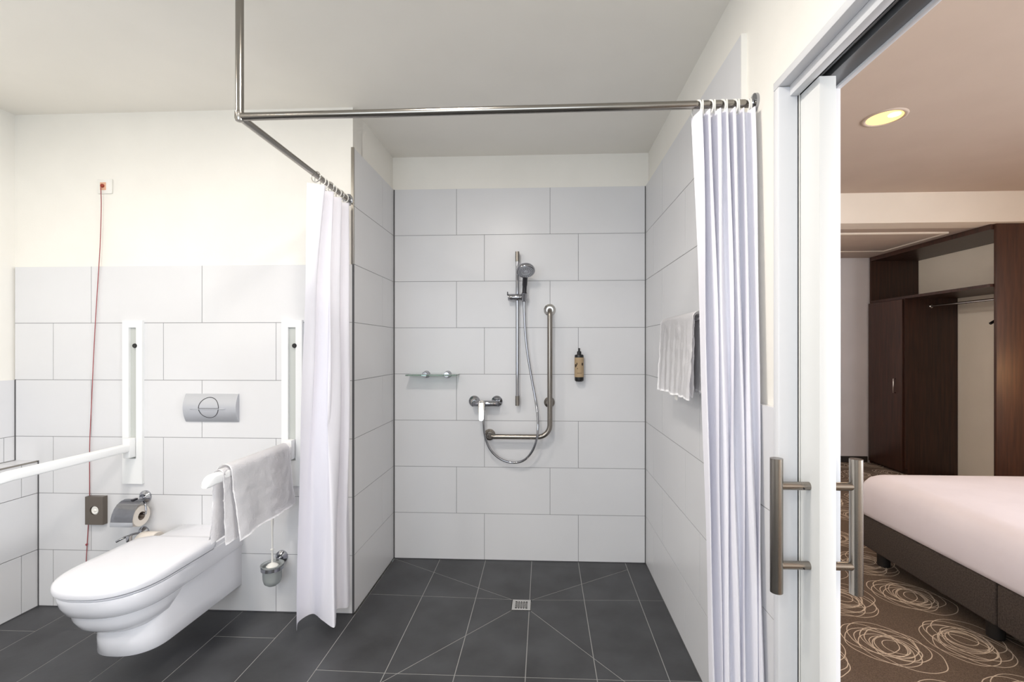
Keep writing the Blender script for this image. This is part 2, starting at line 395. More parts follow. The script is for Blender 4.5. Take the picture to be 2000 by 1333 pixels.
# wall behind the camera with the window opening
def wall_with_window(name, label, x0, x1, y, top, wx0, wx1, wz0, wz1, material):
    w_ = struct(name, label)
    for bx in [(x0, wx0, y - .15, y, -.02, top), (wx1, x1, y - .15, y, -.02, top), (wx0, wx1, y - .15, y, -.02, wz0), (wx0, wx1, y - .15, y, wz1, top)]:
        box('plaster', *bx, material, w_)
    fr = struct('window_1', 'white framed window behind the camera in the bathroom', 'window')
    boxes('window_frame', [(wx0, wx0 + .05, y - .1, y - .04, wz0, wz1), (wx1 - .05, wx1, y - .1, y - .04, wz0, wz1), (wx0, wx1, y - .1, y - .04, wz0, wz0 + .05), (wx0, wx1, y - .1, y - .04, wz1 - .05, wz1), ((wx0 + wx1) / 2 - .03, (wx0 + wx1) / 2 + .03, y - .1, y - .04, wz0, wz1)], 'frame_white', fr)
wall_with_window('wall_rear', 'painted bathroom wall behind the camera with a window', -3.0, .72, -1.6, CEIL, -1.95, 0.45, .9, 2.35, 'paint')
box('wall_bedroom_rear', .72, 4.6, -1.75, -1.6, -.02, BCEIL, 'bed_paint')
tag(bpy.data.objects['wall_bedroom_rear'], 'plain bedroom wall behind the camera', 'wall', kind='structure')

box('ceiling', -3.0, XP + 0.002, -1.75, 3.06, CEIL, CEIL + .12, 'ceiling_paint')
tag(bpy.data.objects['ceiling'], 'plain off white bathroom ceiling', 'ceiling', kind='structure')

for i, (lx, ly, lp) in enumerate(FILL_LAMPS):  # fixtures for the added fill lamps, none in view
    lf = thing('added_fill_lamp', (lx, ly, CEIL), 'added unseen round fill lamp flush with the bathroom ceiling', 'ceiling lamp', 'added bathroom fill lamps')
    lathe('bezel', [(.135, 0), (.135, -.012), (.128, -.015)], (lx, ly, CEIL), 'white_plastic', lf)

# ------------------------------------------------------------------ bathroom floor: slate tiles, cut and sloped towards the drain
fl = struct('floor', 'dark slate tiled bathroom floor falling to a shower drain', 'floor')
box('floor_bed', -3.0, XP + .02, -1.75, YB + .006, -.06, -.0225, 'floor_grout', fl)
grout_polys = []
DX, DY, DS = -0.119, 2.447, 0.050
BLc, BRc, FRc, FLc = (-.967, 2.928), (.518, 2.845), (.518, 1.66), (-.967, 1.51)
inn = [(DX - DS, DY + DS), (DX + DS, DY + DS), (DX + DS, DY - DS), (DX - DS, DY - DS)]
out_ = [BLc, BRc, FRc, FLc]
DROP = 0.012
def sector_plane(i):
    a, b_ = out_[i], out_[(i + 1) % 4]; c = ((inn[i][0] + inn[(i + 1) % 4][0]) / 2, (inn[i][1] + inn[(i + 1) % 4][1]) / 2)
    nx, ny = -(b_[1] - a[1]), (b_[0] - a[0]); dc = (c[0] - a[0]) * nx + (c[1] - a[1]) * ny
    return lambda x, y: -DROP * max(0.0, ((x - a[0]) * nx + (y - a[1]) * ny) / dc)
planes = [sector_plane(i) for i in range(4)]
def clip(poly, nx, ny, d):           # keep nx*x+ny*y <= d
    o_ = []
    for i in range(len(poly)):
        p, q = poly[i], poly[(i + 1) % len(poly)]
        dp, dq = nx * p[0] + ny * p[1] - d, nx * q[0] + ny * q[1] - d
        if dp <= 0: o_.append(p)
        if (dp < 0 < dq) or (dq < 0 < dp):
            t = dp / (dp - dq); o_.append((p[0] + (q[0] - p[0]) * t, p[1] + (q[1] - p[1]) * t))
    return o_
def side(a, b_, gap):                # half-plane on the right of a->b, moved in by gap
    nx, ny = -(b_[1] - a[1]), (b_[0] - a[0]); l = math.hypot(nx, ny); nx /= l; ny /= l
    return nx, ny, nx * a[0] + ny * a[1] - gap
def area2(p): return abs(sum(p[i][0] * p[(i + 1) % len(p)][1] - p[(i + 1) % len(p)][0] * p[i][1] for i in range(len(p)))) / 2
def floor_piece(poly, zf, full=None):
    if full and len(full) > 2: grout_polys.append([(x, y, zf(x, y) - .0009) for x, y in full])
    if len(poly) < 3 or area2(poly) < 2e-4: return
    bm = bmesh.new()
    top = [(x, y, zf(x, y)) for x, y in poly]; bot = [(x, y, -0.024) for x, y in poly]
    loft_bm(bm, [bot, top])
    place('floor_tile', from_bm(bm), 'tile_floor', fl)
cols = [-0.076 + .297 * k for k in range(-10, 3)] + [XR]
cols[0] = XPR
off = {0: 0, 1: 0}
def row_joints(k, x0):
    if x0 > -0.97: return [2.50 - .6 * i for i in range(8)]
    return [2.10 - .6 * i for i in range(7)] if k % 2 == 0 else [1.70 - .6 * i for i in range(6)]
GF = 0.0019
for k in range(len(cols) - 1):
    x0, x1 = cols[k], cols[k + 1]
    ytop = YB if x0 > -0.97 else YT
    ys = [ytop] + [j for j in row_joints(k - 1, x0) if j < ytop - 0.02 and j > -1.5] + [-1.6]
    for y1, y0 in zip(ys, ys[1:]):
        def cut(g):
            rect = [(x0 + g, y0 + g), (x1 - g, y0 + g), (x1 - g, y1 - g), (x0 + g, y1 - g)]
            if x1 < -0.96 or x0 > .51 or y1 < FLc[1]: return [(rect, lambda x, y: 0.0)]
            res = []
            for i in range(4):           # sectors around the drain
                j = (i + 1) % 4
                p = clip(rect, *side(out_[i], out_[j], 0))
                p = clip(p, *side(inn[i], out_[i], g)) if p else p
                p = clip(p, *side(out_[j], inn[j], g)) if p else p
                nx, ny, d = side(inn[i], inn[j], 0); p = clip(p, -nx, -ny, -d - 0.003) if p else p
                res.append((p, planes[i]))
            for i in (0, 2):             # flat rest behind and in front of the fall
                nx, ny, d = side(out_[i], out_[(i + 1) % 4], 0)
                res.append((clip(rect, -nx, -ny, -d), lambda x, y: 0.0))
            return res
        for (p, zf), (pf, _) in zip(cut(GF), cut(0)): floor_piece(p, zf, pf)
bm = bmesh.new()
for gp in grout_polys: bm.faces.new([bm.verts.new(c) for c in gp])
me = bpy.data.meshes.new('m'); bm.to_mesh(me); bm.free(); place('grout', me, 'floor_grout', fl)
boxes('silicone_joint', [(XPR - .002, XPR + .004, -1.6, YT, -.01, .003)], 'silicone', fl)

# drain: steel plate with a grid of slots
dr = thing('floor_drain', (DX, DY, -DROP), 'square steel drain grate in the slate shower floor', 'drain')
def drain_plate():
    bm = bmesh.new(); zt = -DROP + .0012; zb = zt - .003; h = DS - .001
    bars = [(-h, h, -h, -h + .016), (-h, h, h - .016, h), (-h, -h + .016, -h + .016, h - .016), (h - .016, h, -h + .016, h - .016)]
    for k in range(1, 5):
        c = -h + .016 + (2 * h - .032) * k / 5
        bars.append((c - .0028, c + .0028, -h + .016, h - .016)); bars.append((-h + .016, h - .016, c - .0028, c + .0028))
    for (a, b_, c, d) in bars: add_box(bm, DX + a, DX + b_, DY + c, DY + d, zb, zt)
    return from_bm(bm)
place('grate', drain_plate(), 'steel_light', dr)
box('sump', DX - DS + .001, DX + DS - .001, DY - DS + .001, DY + DS - .001, -.021, -.018, 'black', dr)

# ------------------------------------------------------------------ shower curtain rail
RZ = 2.132; RX = -1.004; RY = 1.468
cr = thing('curtain_rail', (RX, RY, 2.1), 'steel shower curtain rail hung from ceiling and fixed to two walls', 'curtain rail')
tube('rail_tube', [(RX, RY, RZ), (XP - .004, RY, RZ + .006)], .0125, 'steel_rail', cr, 20)
tube('rail_tube', [(RX, RY, RZ), (RX, YT + .004, RZ)], .0125, 'steel_rail', cr, 20)
tube('ceiling_support', [(RX, RY, RZ + .012), (RX, RY, CEIL)], .0125, 'steel_rail', cr, 20)
lathe('corner_joint', [(.004, -.0165), (.012, -.014), (.0150, -.006), (.0150, .014), (.0132, .016)], (RX, RY, RZ), 'steel_rail', cr, n=24)
lathe('wall_flange', [(.013, .02), (.016, .012), (.029, .008), (.030, 0)], (XP, RY, RZ + .006), 'chrome', cr, axis=(-1, 0, 0), n=28)
lathe('wall_flange', [(.013, .02), (.016, .012), (.029, .008), (.030, 0)], (RX, YT + .008, RZ), 'chrome', cr, axis=(0, -1, 0), n=28)

# ------------------------------------------------------------------ shower curtains
def ribbon(name, top, bot, zt, zb, parent, n=10, nv=46, wob=0.004, ease=0.85, uvw=1.0, hem=None):
    T = catmull(top, n); B = catmull(bot, n); ns = len(T)
    bm = bmesh.new(); uv = bm.loops.layers.uv.new('UVMap'); g = []
    for j in range(nv + 1):
        v = j / nv; e = v ** ease; row = []
        for i in range(ns):
            s = i / (ns - 1)
            p = T[i].lerp(B[i], e)
            ww = wob * math.sin(PI * v)
            x = p.x + ww * math.sin(9 * s * PI + 5 * v) + ww * .7 * math.sin(23 * s + 11 * v)
            y = p.y + ww * math.cos(7 * s * PI - 4 * v)
            z = zt + (zb - zt) * v
            row.append(bm.verts.new((x, y, z)))
        g.append(row)
    for j in range(nv):
        for i in range(ns - 1):
            f = bm.faces.new((g[j][i], g[j][i + 1], g[j + 1][i + 1], g[j + 1][i]))
            for lp, (a, c) in zip(f.loops, ((i, j), (i + 1, j), (i + 1, j + 1), (i, j + 1))):
                lp[uv].uv = (a / (ns - 1) * uvw, 1 - c / nv)
    me = bpy.data.meshes.new('m'); bm.to_mesh(me); bm.free()
    o = place(name, me, 'curtain', parent, True)
    return o
lc = thing('shower_curtain', (RX, 2.12, .08), 'white shower curtain gathered at the toilet wall beside the alcove', 'shower curtain')
ntop = 9
topL = [(RX + (.032 if k % 2 else -.030), 1.955 + .33 * k / (ntop - 1), 0) for k in range(ntop)]
botL = [(-1.122, 2.030, 0), (-1.150, 2.10, 0), (-1.118, 2.165, 0), (-1.045, 2.115, 0), (-.964, 2.062, 0), (-.990, 2.14, 0), (-1.018, 2.21, 0), (-.972, 2.225, 0), (-.985, 2.282, 0)]
o = ribbon('curtain_cloth', topL, botL, 2.092, .080, lc, wob=.006, uvw=1.4)
for k in range(8):
    bm = bmesh.new(); yy = 1.972 + .04 * k
    torus_bm(bm, (RX, yy, RZ - .009), .0235, .0026, (0.25 * (-1) ** k, 1, 0), 22, 8)
    place('curtain_ring', from_bm(bm), 'white_plastic' if k % 3 else 'steel_light', lc, True)

rc = thing('shower_curtain', (.57, RY, .08), 'white shower curtain gathered at the right wall beside the sliding door', 'shower curtain')
topR, botR = [], []
nf = 15; rn = random.Random(8)
for k in range(nf):
    s = k / (nf - 1); f = 1 if k % 2 else -1
    jx = rn.uniform(-.005, .005) if 0 < k < nf - 1 else 0
    topR.append((.474 + .180 * s + jx, RY + (-.036 - rn.uniform(0, .010) if f > 0 else (rn.uniform(.03, .055) if 0 < k < 6 else rn.uniform(-.012, .012))) + (.03 if k == 0 else 0), 0))
    botR.append((.512 + .130 * s + rn.uniform(-.007, .007), 1.425 - .090 * s + (-.017 if f > 0 else .017) * rn.uniform(.4, 1.6), 0))
ribbon('curtain_cloth', topR, botR, 2.106, .080, rc, n=9, wob=.005, uvw=2.0)
for k in range(10):
    bm = bmesh.new(); xx = .484 + .0185 * k
    torus_bm(bm, (xx, RY, RZ - .008), .0245, .0028, (1, .3 * (-1) ** k, 0), 22, 8)
    place('curtain_ring', from_bm(bm), 'white_plastic', rc, True)

# ------------------------------------------------------------------ shower fittings
def flange(parent, x, z, r=.034, y=YB, material='chrome', d=.012, name='wall_rosette'):
    return lathe(name, [(r * .55, d + .006), (r * .75, d), (r * .97, d * .55), (r, 0)], (x, y, z), material, parent, axis=(0, -1, 0), n=32)

# slide rail with the hand shower
SX, SY = -0.166, 2.884
sr = thing('shower_slide_rail', (SX, SY, 1.0), 'slim vertical chrome slide rail holding the hand shower', 'shower rail')
tube('rail_tube', [(SX, SY, 1.004), (SX, SY, 1.977)], .0105, 'chrome', sr, 18)
for za, zb in ((1.917, 1.978), (1.004, 1.065)):
    e_ = tube('end_bracket', [(SX, SY, za), (SX, SY, zb)], .0128, 'brushed_steel', sr, 20)
    box('bracket_foot', SX - .0115, SX + .0115, SY, YB, za + .002, zb - .002, 'brushed_steel', e_)
bm = bmesh.new(); lathe_bm(bm, [(.019, -.058), (.021, -.055), (.021, .036), (.019, .040)], (SX, SY - .006, 1.689), (1, 0, 0), 24)
sl = place('slider', from_bm(bm), 'chrome', sr, True); sharp(sl.data)
box('slider_lever', SX - .064, SX - .058, SY - .014, SY + .002, 1.700, 1.724, 'dark_plastic', sl, .002)
lathe('shower_holder', [(.014, -.024), (.0175, -.02), (.019, .024), (.017, .026), (.012, .018)], (SX + .045, SY - .020, 1.689), 'chrome', sr, axis=(.05, -.3, 1), n=20)

hs = thing('hand_shower', (-.12, 2.85, 1.70), 'round chrome hand shower with a long flexible hose', 'hand shower')
hc = Vector((-.109, 2.775, 1.838)); hn = Vector((.10, -.52, -.85)).normalized()
lathe('shower_head', [(.020, -.034), (.036, -.030), (.052, -.018), (.0575, -.006), (.0575, .004), (.054, .009), (.048, .0095)], hc, 'chrome', hs, axis=hn, n=40)
sf = lathe('spray_face', [(.0475, .008), (.0475, .0112), (.024, .0122), (.020, .0092), (.014, .0095), (.012, .0125)], hc, 'flush_silver', hs, axis=hn, n=40)
nz_bm = bmesh.new()
q = Vector((0, 0, 1)).rotation_difference(hn)
for rr, cnt in ((.042, 22), (.032, 16)):
    for i in range(cnt):
        a = 2 * PI * i / cnt
        lathe_bm(nz_bm, [(.0020, .0), (.0016, .0035)], hc + q @ Vector((rr * math.cos(a), rr * math.sin(a), .011)), hn, 6)
place('spray_nozzles', from_bm(nz_bm), 'dark_plastic', hs, True)['kind'] = 'stuff'
tube('handle', catmull([(-.109, 2.795, 1.858), (-.112, 2.825, 1.83), (-.117, 2.852, 1.775), (-.121, 2.866, 1.71), (-.1225, 2.870, 1.66)], 6), [.017] * 6 + [.0155] * 8 + [.0135] * 6 + [.0105] * 5, 'dark_plastic', hs, 16)
hose = [(-.1225, 2.870, 1.665), (-.122, 2.872, 1.60), (-.116, 2.876, 1.48), (-.102, 2.88, 1.34), (-.076, 2.88, 1.18), (-.052, 2.872, 1.05), (-.038, 2.845, .95), (-.035, 2.825, .87), (-.046, 2.825, .79), (-.078, 2.84, .715), (-.13, 2.865, .66), (-.20, 2.88, .644), (-.27, 2.882, .664), (-.325, 2.88, .71), (-.358, 2.875, .77), (-.374, 2.868, .84), (-.378, 2.866, .92), (-.378, 2.866, 1.0)]
tube('hose', catmull(hose, 7), .0075, 'chrome', hs, 12)

# mixer tap
mx_ = thing('shower_mixer', (-.37, 2.87, 1.02), 'chrome shower mixer with a bright single lever', 'mixer tap')
for x in (-.446, -.300): flange(mx_, x, 1.026, .036, d=.014)
bm = bmesh.new(); lathe_bm(bm, [(.017, -.078), (.0195, -.075), (.0195, .075), (.017, .078)], (-.366, 2.868, 1.018), (1, 0, 0), 28)
o = place('body', from_bm(bm), 'chrome', mx_, True); sharp(o.data)
for x in (-.441, -.295): tube('connector', [(x, 2.868, 1.02), (x, YB - .006, 1.026)], .012, 'chrome', mx_, 16)
lathe('cartridge_cap', [(.021, 0), (.0225, .004), (.0225, .03), (.019, .036)], (-.385, 2.86, 1.018), 'chrome', mx_, axis=(0, -1, 0), n=28)
def paddle():
    n = 28; rings = []
    for (sc_, dd) in ((.86, 0), (1, .0025), (1, .007), (.86, .0095)):
        ring = []
        for i in range(n):
            a = 2 * PI * i / n
            ww = (.0215 if math.sin(a) > 0 else .0175)
            x = ww * math.cos(a) * sc_; zz = (.045 if math.sin(a) > 0 else -.045) + ww * math.sin(a) * sc_
            ring.append(Vector((-.386 + x, 2.822 - dd - .14 * (-.03 - zz), .976 + zz)))
        rings.append(ring)
    return rings
loft('lever', paddle(), 'steel_light', mx_)
lathe('hose_outlet', [(.011, 0), (.0125, -.004), (.0125, -.026), (.009, -.030)], (-.378, 2.866, 1.004), 'chrome', mx_, n=20)

# L-shaped grab bar
gb = thing('grab_bar', (.04, 2.86, .8), 'brushed steel angled grab bar beside the slide rail', 'grab bar')
GX, GY, GZ = .039, 2.858, .812
pts = [(GX, YB - .006, 1.606), (GX, 2.895, 1.606)] + arc((2.893, 1.571), .035, PI / 2, PI, 6, lambda a, b_: (GX, a, b_)) + [(GX, GY, 1.4), (GX, GY, 1.0)]
pts += arc((GX - .075, GZ + .075), .075, 0, -PI / 2, 9, lambda a, b_: (a, GY, b_))
pts += [(-.2, GY, GZ), (-.30, GY, GZ)] + arc((-.31, GY + .035), .035, -PI / 2, -PI, 6, lambda a, b_: (a, b_, GZ)) + [(-.345, 2.91, GZ), (-.345, YB - .006, GZ)]
tube('bar', pts, .016, 'brushed_steel', gb, 20)
flange(gb, GX, 1.612, .039, material='steel_light'); flange(gb, .037, 1.021, .035, material='brushed_steel'); flange(gb, -.347, .810, .037, material='brushed_steel')
tube('standoff', [(GX, GY, 1.021), (GX, YB - .006, 1.021)], .011, 'brushed_steel', gb, 16)

# soap dispenser
sd = thing('soap_dispenser', (.224, 2.893, 1.156), 'black soap pump bottle with kraft brown label on shower wall', 'soap dispenser')
sc0 = (.224, 2.893, 0)
lathe('bottle', [(.022, 1.158), (.0275, 1.164), (.0285, 1.172), (.0285, 1.318), (.0265, 1.326), (.014, 1.329)], sc0, 'black', sd, n=32)
def label_mesh():
    bm = bmesh.new(); uv = bm.loops.layers.uv.new('UVMap'); n = 40; r = .0291
    v = [[bm.verts.new((.224 + r * math.cos(2 * PI * i / n), 2.893 + r * math.sin(2 * PI * i / n), z)) for z in (1.186, 1.309)] for i in range(n)]
    for i in range(n):
        j = (i + 1) % n; f = bm.faces.new((v[i][0], v[j][0], v[j][1], v[i][1]))
        for lp, (a, c) in zip(f.loops, ((i, 0), (i + 1, 0), (i + 1, 1), (i, 1))): lp[uv].uv = (a / n, c)
    me = bpy.data.meshes.new('m'); bm.to_mesh(me); bm.free(); return me
place('label', label_mesh(), 'soap_label', sd, True)
lathe('pump', [(.0135, 1.328), (.0135, 1.346), (.008, 1.349), (.0065, 1.352), (.0065, 1.366), (.005, 1.368)], sc0, 'black', sd, n=24)
box('wall_clip', .212, .236, 2.920, YB, 1.20, 1.30, 'black', sd)

# glass shelf
gs = thing('glass_shelf', (-.70, 2.87, 1.18), 'small green tinted glass shelf on two chrome knobs', 'shelf')
box('glass_plate', -.862, -.543, 2.812, 2.926, 1.194, 1.202, 'glass_green', gs, .0015)
for x in (-.757, -.617):
    lathe('chrome_mount', [(.016, .052), (.0195, .048), (.0195, .012), (.0235, .006), (.0235, 0)], (x, YB, 1.198), 'chrome', gs, axis=(0, -1, 0), n=28)

# ------------------------------------------------------------------ towels
def drape(name, pathf, a0, a1, axis, parent, material='towel', thick=.010, nu=84, nl=72, fold=.006, seed=1, ripple=22):
    # pathf(u, s): cross-section point for u in 0..1 over the bar, s along the bar
    rnd = random.Random(seed); ph = [rnd.uniform(0, 6.28) for _ in range(6)]
    bm = bmesh.new(); g = []
    for i in range(nl + 1):
        s = i / nl; row = []
        for j in range(nu + 1):
            u = j / nu; p, z, nrm = pathf(u, s)
            hang = min(1, abs(u - .5) * 2.4)
            f = fold * hang * (math.sin(ripple * s + ph[0]) + .6 * math.sin(ripple * 1.9 * s + ph[1] + 2 * u) + .5 * math.sin(7 * s + ph[2] + 5 * u))
            along = a0 + (a1 - a0) * s + .006 * hang * math.sin(9 * u + ph[3]) * (s - .5)
            q3 = Vector((p * 3, along, z))
            f += .0035 * noise.noise(q3 * 26 + Vector((seed, 0, 0))) + .0016 * noise.noise(q3 * 110)
            c = p + f * nrm; z += .006 * hang * noise.noise(Vector((along * 14, seed, p * 20)))
            row.append(bm.verts.new((c, along, z) if axis == 'y' else (along, c, z)))
        g.append(row)
    for i in range(nl):
        for j in range(nu): bm.faces.new((g[i][j], g[i + 1][j], g[i + 1][j + 1], g[i][j + 1]))
    bmesh.ops.solidify(bm, geom=bm.faces[:], thickness=thick)
    bmesh.ops.recalc_face_normals(bm, faces=bm.faces[:])
    be = [e for e in bm.edges if e.is_manifold and e.calc_face_angle(0) > 1.0]
    bmesh.ops.bevel(bm, geom=be, offset=thick * .38, segments=3, profile=.5, affect='EDGES')
    me = bpy.data.meshes.new('m'); bm.to_mesh(me); bm.free()
    return place(name, me, material, parent, True)
def over_bar(cx, ztop, halfw, zl, zr, flare_l=0, flare_r=0, r=None):
    r = r or halfw
    def f(u, s):
        zl_, zr_ = (zl(s) if callable(zl) else zl), (zr(s) if callable(zr) else zr)
        L1 = ztop - r - zl_; L2 = PI * r; L3 = ztop - r - zr_; T = L1 + L2 + L3; d = u * T
        if d < L1:
            k = 1 - d / L1; return cx - halfw - flare_l * k ** 1.3, zl_ + d, -1
        if d < L1 + L2:
            a = PI - (d - L1) / r; return cx + halfw * math.cos(a), ztop - r + r * math.sin(a), math.cos(a)
        k = (d - L1 - L2) / L3; return cx + halfw + flare_r * k ** 1.3, ztop - r - (d - L1 - L2), 1
    return f
AX1, AX2 = -2.147, -1.295
t1 = thing('towel', (AX2, 2.0, .58), 'white folded towel draped over the right fold-up rail by the toilet', 'towel', 'white bath towels')
drape('outer_fold', over_bar(AX2, .894, .031, lambda s: .585 + .01 * s, lambda s: .583 + .012 * s, .03, .03), 1.800, 2.228, 'y', t1, seed=3, fold=.0045, ripple=9, thick=.013)
drape('inner_fold', over_bar(AX2, .882, .019, lambda s: .582, lambda s: .580, .016, .014), 1.764, 2.215, 'y', t1, seed=5, fold=.002, ripple=8, thick=.010)

tr_ = thing('towel_rail', (.60, 1.95, 1.46), 'short chrome towel rail on the shower side wall holding a towel', 'towel rail')
tube('rail_tube', [(.582, 1.66, 1.478), (.582, 2.26, 1.478)], .009, 'chrome', tr_, 16)
for y in (1.69, 2.10):
    tube('wall_post', [(.582, y, 1.478), (XR + .002, y, 1.478)], .007, 'chrome', tr_, 14)
t2 = thing('towel', (.58, 1.97, 1.17), 'white ribbed towel hanging beside the right curtain in the shower', 'towel', 'white bath towels')
drape('outer_fold', over_bar(.582, 1.508, .026, lambda s: 1.172, lambda s: 1.19, .012, .0), 1.725, 2.195, 'y', t2, seed=9, fold=.0036, ripple=42, thick=.012)
drape('inner_fold', over_bar(.582, 1.497, .0145, lambda s: 1.18, lambda s: 1.20, .004, .0), 1.745, 2.18, 'y', t2, seed=11, fold=.0015, ripple=40, thick=.008)
bm = bmesh.new(); add_box(bm, .556, .558, 1.93, 1.965, 1.150, 1.176)
place('care_tag', from_bm(bm), 'white_plastic', t2)

# ------------------------------------------------------------------ toilet
TX = -1.721
def dshape(front, hw, back, hwb, z, n=40, ex=2.5, mid=None, TX=TX):
    # plan outline: rounded front, straight sides running back to the wall
    yc = mid if mid is not None else front + hw * 1.12
    pts_ = []
    for i in range(n + 1):
        a = PI + PI * i / n
        ca, sa = math.cos(a), math.sin(a)
        pts_.append(Vector((TX + hw * math.copysign(abs(ca) ** (2 / ex), ca), yc + (yc - front) * math.copysign(abs(sa) ** (2 / ex), sa), z)))
    nb = 10
    sideR = [Vector((TX + hw + (hwb - hw) * k / nb, yc + (back - yc) * k / nb, z)) for k in range(1, nb + 1)]
    sideL = [Vector((TX - hw - (hwb - hw) * k / nb, yc + (back - yc) * k / nb, z)) for k in range(nb, 0, -1)]
    return pts_ + sideR + sideL
tl = thing('toilet', (TX, 1.95, .145), 'white wall-hung toilet with closed lid under the flush plate', 'toilet')
BK = YT - .0005
rim = [dshape(1.672, .158, BK, .150, .3425), dshape(1.650, .173, BK, .158, .344), dshape(1.641, .178, BK, .160, .350), dshape(1.624, .186, BK, .160, .382), dshape(1.616, .190, BK, .160, .416), dshape(1.618, .188, BK, .160, .423), dshape(1.626, .181, BK, .156, .426)]
loft('bowl_rim', rim, 'ceramic', tl, ang=50)
BB2 = 2.06
bowl = [dshape(1.790, .085, BB2, .060, .236), dshape(1.752, .106, BB2, .070, .240), dshape(1.712, .130, BB2, .085, .254), dshape(1.682, .150, BB2, .10, .278), dshape(1.664, .162, BB2, .115, .310), dshape(1.657, .168, BB2, .125, .343)]
loft('bowl', bowl, 'ceramic', tl, ang=50)
PX = -1.706
ped = [dshape(1.745, .132, BK, .137, .139, mid=1.87, ex=2.4, TX=PX), dshape(1.740, .135, BK, .139, .142, mid=1.87, ex=2.4, TX=PX), dshape(1.738, .135, BK, .139, .20, mid=1.87, ex=2.4, TX=PX), dshape(1.752, .133, BK, .139, .3435, mid=1.88, ex=2.4, TX=PX)]
loft('pedestal', ped, 'ceramic', tl, ang=80)
plat = [dshape(2.06, .168, BK, .158, .424, ex=8, mid=2.10), dshape(2.06, .168, BK, .158, .443, ex=8, mid=2.10), dshape(2.064, .163, BK, .153, .447, ex=8, mid=2.10)]
loft('rear_deck', plat, 'ceramic', tl, ang=50)
def dclosed(front, hw, back, z, r=.05, ex=2.5):
    p = dshape(front, hw, back, hw, z, ex=ex)
    q_ = []
    for v in p:
        dy = back - v.y
        if dy < r:
            k = math.sqrt(max(0, 1 - ((r - dy) / r) ** 2)); lim = hw - r + r * k
            v = Vector((TX + max(-lim, min(lim, v.x - TX)), v.y, v.z))
        q_.append(v)
    return q_
loft('seat', [dclosed(1.626, .180, 2.088, .4265), dclosed(1.613, .190, 2.093, .4285), dclosed(1.612, .191, 2.094, .4335), dclosed(1.624, .182, 2.088, .4350)], 'seat_plastic', tl, ang=60)
lid = [dclosed(1.620, .182, 2.088, .4385), dclosed(1.604, .195, 2.097, .4400), dclosed(1.601, .198, 2.099, .454), dclosed(1.604, .196, 2.098, .467), dclosed(1.611, .190, 2.094, .474), dclosed(1.624, .180, 2.086, .4785), dclosed(1.66, .15, 2.06, .481), dclosed(1.74, .09, 2.0, .482)]
loft('lid', lid, 'seat_plastic', tl, ang=70)
for dx in (-.075, .075):
    lathe('hinge', [(.011, -.02), (.012, -.018), (.012, .018), (.011, .02)], (TX + dx, 2.108, .456), 'chrome', tl, axis=(1, 0, 0), n=16)

# flush plate
fp = thing('flush_plate', (TX, YT, .985), 'silver barrel-shaped flush plate with a round button', 'flush plate')
def barrel(x0, x1, z0, z1, bulge, y, nz=14, ends=.012):
    rings = []
    zc, hz = (z0 + z1) / 2, (z1 - z0) / 2
    for k in range(2 * nz):
        if k < nz:
            t = -1 + 2 * k / (nz - 1); yy = y - .006 - bulge * (1 - t * t); z = zc + hz * t
        else:
            t = 1 - 2 * (k - nz) / (nz - 1); yy = y; z = zc + hz * t
        rings.append((yy, z, t))
    a = [Vector((x0 + (ends * (1 - 1) if yy == y else ends * t * t * 0), yy, z)) for yy, z, t in rings]
    b_ = [Vector((x1, yy, z)) for yy, z, t in rings]
    return [a, b_]
loft('plate', barrel(-1.862, -1.580, .985, 1.130, .022, YT), 'flush_silver', fp, ang=50)
def barrel_y(z): t = (z - 1.0575) / .0725; return YT - .006 - .022 * (1 - t * t)
bm = bmesh.new(); n = 36; ctr = (-1.724, 1.060)
for off_, rr in ((.0, .052),):
    prev = None; rings = []
    for (r_, d) in ((.0540, .0002), (.0540, .0015), (.0515, .0015), (.0515, .0002)):
        rings.append([Vector((ctr[0] + r_ * math.cos(2 * PI * i / n), barrel_y(ctr[1] + r_ * math.sin(2 * PI * i / n)) - d, ctr[1] + r_ * math.sin(2 * PI * i / n))) for i in range(n)])
    loft_bm(bm, rings, cap=False)
bt = place('button', from_bm(bm), 'dark_plastic', fp, True)
box('button_ridge', -1.822, -1.636, barrel_y(1.053) - .004, barrel_y(1.053) + .004, 1.0515, 1.0555, 'flush_silver', fp, .0012)
box('button_shadow_gap', -1.777, -1.671, barrel_y(1.0565) - .0012, barrel_y(1.0565) + .002, 1.0557, 1.0575, 'dark_plastic', fp)

